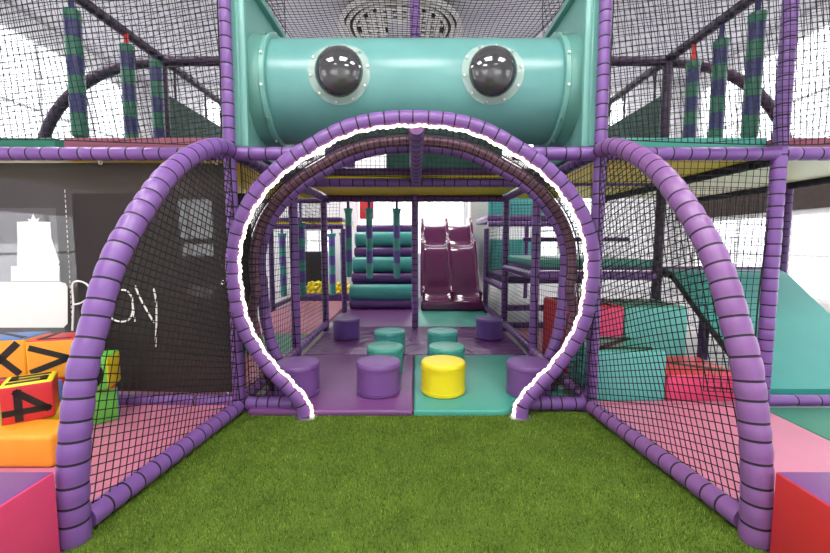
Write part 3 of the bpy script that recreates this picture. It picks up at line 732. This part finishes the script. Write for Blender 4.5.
for y, zt, sm, lb in ((3.02, 2.84, NAVY, 'tall navy and green hanging bag nearest the outer upper right'), (3.36, 2.82, NAVY, 'middle navy and green hanging bag on the upper right'), (3.68, 2.79, RED, 'navy and green hanging bag on a red strap, upper right')):
    bag_proto(lb, 'punch bag', zt-1.96, .052, 6, BAGG, NAVY, BAGG, sm, 2.95-zt, g4, (G2-.0, y, 1.96), 1.12)
for sg, w in ((-1, 'left'), (1, 'right')):
    t = thing('mesh_panel', 'dark green side panel behind the upper %s net, beside the tube' % w, 'panel', (sg*G2, 4.75, 1.96))
    link_mesh('sheet', MB().box((sg*G2-.012, 4.12, 1.96), (sg*G2+.012, 5.35, 2.66)), DARKG, t, smooth=False)
    for yy in (4.25, 4.85, 5.25): link_mesh('tie', MB().box((sg*G2-.006, yy-.012, 2.65), (sg*G2+.006, yy+.012, 2.95)), SEAM, t, smooth=False)
t = thing('mesh_panel', 'dark green mesh panel above the middle yellow deck', 'panel', (.45, Y3, 1.95))
link_mesh('sheet', MB().box((-.38, Y3-.01, 1.96), (1.15, Y3+.01, 2.75)), DARKG, t, smooth=False)
link_mesh('top_bar', MB().sweep([(-1.2, Y3, 2.78), (1.2, Y3, 2.78)], .03, 10), DARKP, t)
t = thing('mesh_panel', 'dark mauve mesh panel above the left end of the middle deck', 'panel', (-.95, Y3+.1, 1.95))
link_mesh('sheet', MB().box((-1.2, Y3+.05, 1.96), (-.80, Y3+.07, 2.75)), DARKP, t, smooth=False)

t = thing('added_blocker', 'dark partition added behind the black banner to hide bright walls, with three daylight slots', 'blocker', (-2.75, 4.45, 0))  # added sheet: stops bright walls showing through the banner, slots let window light pass
link_mesh('sheet', grid_wall([(-2.62, -2.22, 1.25, 1.68), (-2.60, -2.22, 1.06, 1.19), (-2.56, -2.24, .60, .72)], -3.75, -1.82, 0, 1.74, lambda a,b,c,d: ((a, 4.42, c), (b, 4.48, d))), SEAM, t, smooth=False)
# ------------------------------------------------------------------ roller ramp
rp = thing('roller_ramp', 'climbing ramp of fat teal rollers over dark purple padding', 'climbing ramp', (-.6, 7.4, .053))
link_mesh('ramp_body', MB().prism([(6.95, .053), (8.3, .053), (8.3, 1.56), (8.06, 1.56)], (-1.14, 0, 0), (0,1,0), (0,0,1), (1,0,0), 1.10), DARKP, rp, smooth=False)
for y, z in ((7.03, .33), (7.38, .80), (7.74, 1.27)):
    link_mesh('roller', MB().sweep([(-1.15, y, z), (-1.13, y, z), (-.06, y, z), (-.04, y, z)], [.12, .145, .145, .12], 28), TEAL, rp)
for y, z in ((6.95, .13), (7.20, .57), (7.56, 1.03), (7.90, 1.47)):
    link_mesh('bolster', MB().sweep([(-1.14, y, z), (-1.12, y, z), (-.07, y, z), (-.05, y, z)], [.07, .085, .085, .07], 20), DARKP, rp)

# ------------------------------------------------------------------ twin slide
prof = [(8.55, 1.56), (8.30, 1.56), (8.12, 1.50), (7.92, 1.24), (7.78, 1.14), (7.64, 1.11), (7.52, 1.02), (7.30, .68), (7.12, .36), (7.00, .25), (6.86, .22), (6.78, .21)]
sp = [(p.x, p.y) for p in spline([(y, z, 0) for y, z in prof], 6)]
sl = thing('twin_slide', 'glossy dark magenta slide with two wavy lanes', 'slide', (.65, 7.6, .053))
XS = (.15, .635, 1.12)
for a, b in zip(XS[:-1], XS[1:]):
    pl = sp + [(y, z-.05) for y, z in reversed(sp)]
    mb = MB(); n = len(sp)
    vs = [(x, y, z + dz_) for y, z in sp for x, dz_ in ((a+.02, .03), (a+.07, .0), ((a+b)/2, -.005), (b-.07, .0), (b-.02, .03))]
    fs = [(i*5+j, i*5+j+1, (i+1)*5+j+1, (i+1)*5+j) for i in range(n-1) for j in range(4)]
    mb.add(vs, fs)
    mb.prism([(y, z-.012) for y, z in sp] + [(y, z-.06) for y, z in reversed(sp)], (a+.02, 0, 0), (0,1,0), (0,0,1), (1,0,0), b-a-.04)
    link_mesh('lane', mb, MAGENTA, sl, angle=1.0)
for x in XS:
    up = [(y, z+.13) for y, z in sp]; dn = [(y, max(.06, z-.10)) for y, z in sp]
    mb = MB()
    mb.prism(up + list(reversed(dn)), (x-.022, 0, 0), (0,1,0), (0,0,1), (1,0,0), .044)
    mb.sweep([(x, y, z) for y, z in up], .034, 10)
    link_mesh('side_rail', mb, MAGENTA, sl, angle=1.0)
link_mesh('front_lip', MB().box((.10, 6.70, .055), (1.17, 6.84, .215), 0, .03, 3), MAGENTA, sl)
link_mesh('top_platform', MB().box((.12, 8.50, .06), (1.15, 9.1, 1.55), 0, .02), DARKP, sl)

# ------------------------------------------------------------------ far objects
single('wall_panel', MB().box((1.55, 8.9, .40), (2.80, 8.96, 1.28), 0, .015), TEAL, 'flat teal panel standing behind the far right decks', 'panel')
single('wall_panel', MB().box((1.5, 8.3, 1.70), (2.7, 8.36, 2.35), 0, .015), TEAL, 'upper teal panel over the far right purple deck', 'panel')
single('foam_roller', MB().sweep([(1.75, 7.0, .85), (1.77, 7.0, .85), (2.15, 7.0, .85), (2.17, 7.0, .85)], [.13, .15, .15, .13], 20), BAGP, 'violet foam roller lying on the low step deck', 'foam roller')
t = thing('concrete_column', 'grey concrete column beside the slide window', 'column', (1.52, 9.3, 0))
link_mesh('shaft', MB().box((1.25, 9.1, .0), (1.72, 9.6, ZC-.01), 0, .02), WICKER, t)
single('wall_pad', MB().box((-1.28, 9.3, 1.75), (-.95, 9.36, 2.5), 0, .02), RED, 'small red pad against the bright window at left', 'pad')
t = thing('dark_cabinet', 'black cabinet standing behind the ball pool', 'cabinet', (-2.35, 9.2, 0))
link_mesh('case', MB().box((-2.62, 9.1, 0), (-2.12, 9.5, 1.0), 0, .015), SEAM, t)
link_mesh('door', MB().box((-2.58, 9.085, .08), (-2.38, 9.10, .96)), BLACKP, t)
link_mesh('door', MB().box((-2.36, 9.085, .08), (-2.16, 9.10, .96)), BLACKP, t)
bp_ = thing('ball_pool', 'low purple-walled pool holding the yellow balls', 'ball pool', (-1.85, 8.5, 0))
link_mesh('wall', MB().box((-2.45, 8.15, 0), (-1.25, 8.25, .16), 0, .02), DARKP, bp_)
link_mesh('wall', MB().box((-2.45, 8.9, 0), (-1.25, 9.0, .25), 0, .02), DARKP, bp_)
link_mesh('wall', MB().box((-2.50, 8.15, 0), (-2.40, 9.0, .25), 0, .02), DARKP, bp_)
link_mesh('wall', MB().box((-1.30, 8.15, 0), (-1.20, 9.0, .25), 0, .02), DARKP, bp_)
link_mesh('base', MB().box((-2.40, 8.25, 0), (-1.30, 8.9, .06)), DARKP, bp_)
bm = bmesh.new(); bmesh.ops.create_uvsphere(bm, u_segments=14, v_segments=10, radius=.05); bm.verts.index_update()
bmb = MB().add([v.co[:] for v in bm.verts], [[v.index for v in f.verts] for f in bm.faces]); bm.free()
ball = None
for iz in range(3):
    for ix in range(10 - iz):
        for iy in range(6 - iz):
            loc = (-2.33 + ix*.104 + iz*.052 + random.uniform(-.003,.003), 8.31 + iy*.104 + iz*.052, .112 + iz*.085)
            if iz == 2 and random.random() < .4: continue
            if ball is None:
                ball = single('pool_ball', bmb, YELLOW, 'yellow plastic ball heaped in the low pool', 'ball', 'yellow balls in the pool', angle=3); ball.location = loc
            else:
                b = ball.copy(); C.objects.link(b); b.location = loc

# ------------------------------------------------------------------ side slide (right)
ss = thing('wave_slide', 'wide teal padded slide coming down at the far right', 'slide', (3.1, 3.4, .1))
sx0, sx1 = G2+.07, G3-.08
prf = [(p.x, p.y) for p in spline([(4.05,.93,0),(3.9,.90,0),(3.5,.60,0),(3.1,.32,0),(2.84,.14,0)], 5)]
link_mesh('bed', MB().prism(prf + [(y, z-.08) for y, z in reversed(prf)], (sx0, 0, 0), (0,1,0), (0,0,1), (1,0,0), sx1-sx0), SLIDET, ss, angle=.6)
link_mesh('edge_strip', MB().sweep([(sx0, y, z-.04) for y, z in prf], .026, 10), SEAM, ss)
link_mesh('top_roll', MB().sweep([(sx0, 4.06, .93), (sx1, 4.06, .93)], .03, 10), MAUVE, ss)
link_mesh('leg', MB().box((sx0+.1, 3.6, .0), (sx0+.16, 3.66, .63)), DARKP, ss, smooth=False)
link_mesh('leg', MB().box((sx1-.16, 3.6, .0), (sx1-.10, 3.66, .63)), DARKP, ss, smooth=False)

# ------------------------------------------------------------------ letters and foam blocks
def strokes(mb, lines, O, A, B, w, th=.003, N=None):
    """each polyline drawn as flat bars on the plane O,A,B"""
    O, A, B = Vector(O), Vector(A), Vector(B); N = A.cross(B).normalized() if N is None else Vector(N)
    for ln in lines:
        for (a0, b0), (a1, b1) in zip(ln[:-1], ln[1:]):
            d = Vector((a1-a0, b1-b0)); l = d.length
            if l < 1e-6: continue
            d /= l; p = Vector((-d.y, d.x)); e = d*w*.5
            q = [Vector((a0,b0))-e+p*w/2, Vector((a0,b0))-e-p*w/2, Vector((a1,b1))+e-p*w/2, Vector((a1,b1))+e+p*w/2]
            mb.prism([(v.x, v.y) for v in q], O, A, B, N, th)
    return mb
GL = {
 'X': [[(-.32,-.34),(.32,.34)], [(-.32,.34),(.32,-.34)]],
 'V': [[(-.36,.30),(.38,.02),(-.36,-.28)]],
 '4': [[(-.38,-.20),(.36,-.20)], [(.36,-.20),(-.16,.30),(-.16,-.36)]],
 'Z': [[(-.36,.30),(.34,.30),(-.34,-.30),(.36,-.30)]],
 'N': [[(-.32,-.36),(-.32,.36),(.32,-.36),(.32,.36)]],
 'S': [[(.32,.28),(-.30,.28),(-.30,0),(.30,0),(.30,-.28),(-.32,-.28)]],
 'I': [[(-.34,.22),(.34,-.26)]],
 'O': [[(.3*math.cos(a*PI/8), .34*math.sin(a*PI/8)) for a in range(17)]],
 'L': [[(-.25,.36),(-.25,-.34),(.3,-.34)]],
 'T': [[(-.34,.32),(.34,.32)], [(0,.32),(0,-.38)]],
}
FACES = {'front': ((0,-1,0),(1,0,0),(0,0,1)), 'right': ((1,0,0),(0,1,0),(0,0,1)), 'left': ((-1,0,0),(0,-1,0),(0,0,1)), 'top': ((0,0,1),(1,0,0),(0,1,0)), 'back': ((0,1,0),(-1,0,0),(0,0,1))}
def foam_block(label, size, loc, rz, cols, letters=(), bev=.014, name='foam_cube', cat='foam cube', group=None, tilt=0):
    """cols: front, right, back, left, top, bottom"""
    t = thing(name, label, cat, loc, (tilt, 0, rz), group)
    sx, sy, sz = size
    mb = MB().box((-sx/2, -sy/2, 0), (sx/2, sy/2, sz), 0, bev, 3)
    uniq = []
    for c in cols:
        if c not in uniq: uniq.append(c)
    for i, f in enumerate(mb.f):
        a, b, c = (Vector(mb.v[k]) for k in f[:3]); n = (b-a).cross(c-a)
        ax = max(range(3), key=lambda k: abs(n[k])); pos = n[ax] > 0
        k = {(1,False):0,(0,True):1,(1,True):2,(0,False):3,(2,True):4,(2,False):5}[(ax,pos)]
        mb.m[i] = uniq.index(cols[k])
    link_mesh('body', mb, uniq, t, local=True, angle=.9)
    dims = {'front': (sx, sz), 'back': (sx, sz), 'left': (sy, sz), 'right': (sy, sz), 'top': (sx, sy)}
    for face, ch, w in letters:
        N, A, B = (Vector(v) for v in FACES[face]); da, db = dims[face]
        O = Vector((0,0,sz/2)) + Vector((N.x*sx/2, N.y*sy/2, N.z*sz/2)) - N*.0005
        mb = MB(); strokes(mb, [[(a*da, b*db) for a, b in ln] for ln in GL[ch]], O, A, B, w, .003, N)
        link_mesh('printed_letter', mb, BLACKP, t, local=True, smooth=False)
    return t
G = 'soft letter cubes left of the grass'
RD = math.radians
OR, RE, YE, GR, BL, RO = ORANGE, RED, YELLOW, GREENV, BLUEV, ROSE
z0 = .0602
foam_block('orange cushion block lying in front of the letter cubes', (.58, .22, .165), (-2.13, 2.05, z0), 0, (OR,)*6, bev=.02, name='foam_cushion', cat='foam cushion')
foam_block('yellow letter cube under the red cube with the 4', (.29, .23, .16), (-2.27, 2.29, z0), RD(4), (YE, YE, RE, GR, YE, YE), [('front','S',.03)], group=G)
foam_block('red and yellow letter cube showing a black 4', (.22, .22, .215), (-2.185, 2.21, z0+.1605), RD(36), (RE, RE, BL, GR, YE, GR), [('front','4',.034), ('top','S',.034), ('left','O',.03)], group=G)
foam_block('blue-topped lower letter cube at the left edge, under the X cube', (.27, .25, .285), (-2.66, 2.58, z0), 0, (RE, BL, GR, YE, BL, RE), [('front','T',.035)], group=G)
foam_block('dark-lettered lower cube under the cube with the V', (.27, .25, .285), (-2.36, 2.58, z0), 0, (BL, RE, GR, YE, RE, RE), [('front','L',.035)], group=G)
foam_block('orange letter cube showing a black X at the left edge', (.27, .24, .25), (-2.62, 2.58, z0+.287), RD(8), (OR, OR, GR, YE, BL, RE), [('front','X',.042), ('top','I',.03)], group=G)
foam_block('orange and red letter cube showing a black V on its side', (.26, .24, .25), (-2.31, 2.57, z0+.287), RD(14), (OR, RE, GR, YE, RE, BL), [('front','V',.036), ('top','L',.03), ('right','T',.03)], group=G)
foam_block('green and yellow letter cube behind the left wing tube', (.20, .20, .21), (-2.04, 2.50, z0+.222), RD(18), (GR, YE, RE, BL, GR, RE), [('front','O',.03)], group=G)
foam_block('red, green and blue letter cube on the pink mat by the banner', (.21, .21, .22), (-2.06, 2.50, z0), RD(48), (GR, BL, RE, YE, RE, GR), [('top','I',.03)], group=G)

G = 'big stepped foam blocks on the right'
TL = BLOCKT
zb = .0505
foam_block('low teal foam block with a black Z on top, at the front', (.52, .50, .37), (1.555, 3.07, zb), 0, (TL, TL, TL, TL, TMAT, TL), [('top','Z',.055)], .018, 'foam_block', 'foam block', G)
foam_block('low rose-red foam block beside the front teal one', (.55, .50, .20), (2.105, 3.07, zb), 0, (RO, RO, RO, RO, RE, RO), [('top','I',.06)], .018, 'foam_block', 'foam block', G)
foam_block('tall teal foam block at the back with a lettered green top', (.53, .52, .615), (2.045, 3.60, zb), 0, (TL, TL, TL, TL, GMAT, TL), [('top','S',.05)], .018, 'foam_block', 'foam block', G)
foam_block('tall red foam block against the tunnel net', (.49, .62, .615), (1.525, 3.65, zb), 0, (RO, RE, RE, RE, RE, RE), [('top','N',.05)], .018, 'foam_block', 'foam block', G)
# foam walls beside the grass
foam_block('rose-red foam wall with purple top at the near left corner', (.50, 1.5, .338), (-1.612, .697, .0015), 0, (RO, RO, RO, RO, PMAT, RO), (), .008, 'foam_wall', 'foam wall')
foam_block('dark red foam wall with purple top at the near right corner', (.50, 1.5, .338), (1.612, .697, .0015), 0, (RE, RE, RE, RE, PMAT, RE), (), .008, 'foam_wall', 'foam wall')

# ------------------------------------------------------------------ black banner with white prints
YBN = Y1 + .05
bn = thing('printed_banner', 'black mesh banner with white castle and handwriting prints on the left', 'banner', (-2.5, YBN, .13))
def bz(x, z): return YBN + .008*math.sin(5*x+1.3*z) + .006*math.sin(3*z+2*x)
def cloth(x0, x1, z0_, z1_, nx_, nz_, off=0.0):
    mb = MB(); vs = [(x0+(x1-x0)*i/nx_, bz(x0+(x1-x0)*i/nx_, z0_+(z1_-z0_)*j/nz_)+off, z0_+(z1_-z0_)*j/nz_) for j in range(nz_+1) for i in range(nx_+1)]
    return mb.add(vs, [(j*(nx_+1)+i, j*(nx_+1)+i+1, (j+1)*(nx_+1)+i+1, (j+1)*(nx_+1)+i) for j in range(nz_) for i in range(nx_)])
def bp3(u, v):   # banner layout measured on the photograph plane -> (x, z)
    f = 400.; th = math.atan(33.5/400); c, s = math.cos(th), math.sin(th)
    a = (u-415)/f; b = (276.5-v)/f; t = YBN/(c+b*s); return a*t, 1.2 + (-s+b*c)*t
xl = bp3(62, 300)[0]
link_mesh('cloth', cloth(xl, -1.27, .13, ZD-.05, 36, 40), BANNER, bn)
zt_ = bp3(30, 208)[1]
link_mesh('cloth', cloth(-3.9, xl, zt_, ZD-.05, 16, 10), BANNER, bn)
zm_ = bp3(30, 244)[1]
link_mesh('clear_mesh', cloth(-3.9, xl, zm_, zt_, 36, 10), BANNERL, bn)
link_mesh('clear_mesh', cloth(-3.9, xl, .13, zm_, 36, 30), BANNERC, bn)
def patch(pix, m_, name, th=.003):
    p = [bp3(u, v) for u, v in pix]; p3 = [(x, z) for x, z in p]
    mb = MB(); mb.prism(p3, (0, YBN-.019, 0), (1,0,0), (0,0,1), (0,-1,0), th)
    return link_mesh(name, mb, m_, bn, smooth=False)
tw = patch([(20,222),(31,221.5),(53,222),(54,238),(62,262),(61,265),(20,266),(20.5,240)], PRINTW, 'castle_print')
patch([(32,221.5),(30.5,219),(34,219.5),(36,214),(38.5,219.5),(42,218),(41,221.5)], PRINTW, 'crown_print')
patch([(-10,281.5),(62,281.5),(68,283),(70,287),(70,323),(66,327),(-10,327)], PRINTW, 'castle_base_print')
patch([(-8,222),(0.5,224),(2.5,242),(-8,242)], PRINTW, 'castle_print')
patch([(14,266),(62,265),(62,281),(14,281)], PRINTW, 'castle_print')
st_ = MB()
for k in range(28):
    va, vb = 190+k*5, 193+k*5
    ua, ub = 67+(va-190)*.055, 67+(vb-190)*.055
    st_.prism([bp3(ua, va), bp3(ua+.7, va), bp3(ub+.7, vb), bp3(ub, vb)], (0, YBN-.019, 0), (1,0,0), (0,0,1), (0,-1,0), .002)
link_mesh('stitching', st_, WICKER, bn, smooth=False)
def hand(pix, w=.012):
    pts = spline([(*bp3(u, v), 0) for u, v in pix], 6)
    mb = MB(); mb.sweep([(p.x, YBN-.022, p.y) for p in pts], w*.5, 8)
    return link_mesh('handwriting_print', mb, PRINTW, bn)
hand([(75,330),(76,305),(75,285),(79,281),(86,282),(91,286),(92,293),(89,299),(82,303),(76,304)])
hand([(134,296),(128,290),(120,291),(113,300),(111,310),(113,317),(122,321),(131,319),(135,310),(134,296),(135.5,310),(137,321)])
hand([(137,285),(144,301),(156,322)])
hand([(155.5,288),(158,300),(158.5,320),(157.5,346)])
for u, v in ((103, 163), (218, 163), (224, 282), (121, 392), (229, 393)):
    x, z = bp3(u, v)
    link_mesh('eyelet', MB().sweep([(x+.012*math.cos(a*PI/8), YBN-.022, z+.012*math.sin(a*PI/8)) for a in range(16)], .004, 6, closed=True), STEEL, bn)

# ------------------------------------------------------------------ light, camera, view
W = bpy.data.worlds.new('daylight'); S.world = W; W.use_nodes = True
bg = W.node_tree.nodes['Background']; bg.inputs[0].default_value = (0.93, 0.96, 1.0, 1); bg.inputs[1].default_value = 4.5

cam = bpy.data.cameras.new('camera'); co = bpy.data.objects.new('camera', cam); C.objects.link(co)
co.location = (0, 0, 1.2); co.rotation_euler = (PI/2 - math.atan(33.5/400), 0, 0)
cam.sensor_width = 36; cam.sensor_fit = 'HORIZONTAL'; cam.lens = 36*400/830; cam.clip_start = .02
S.camera = co
for o in bpy.data.objects:
    if '_o' in o: del o['_o']
S.view_settings.view_transform = 'Standard'; S.view_settings.look = 'None'
S.view_settings.gamma = 1; S.view_settings.use_curve_mapping = False
S.view_settings.exposure = -0.32
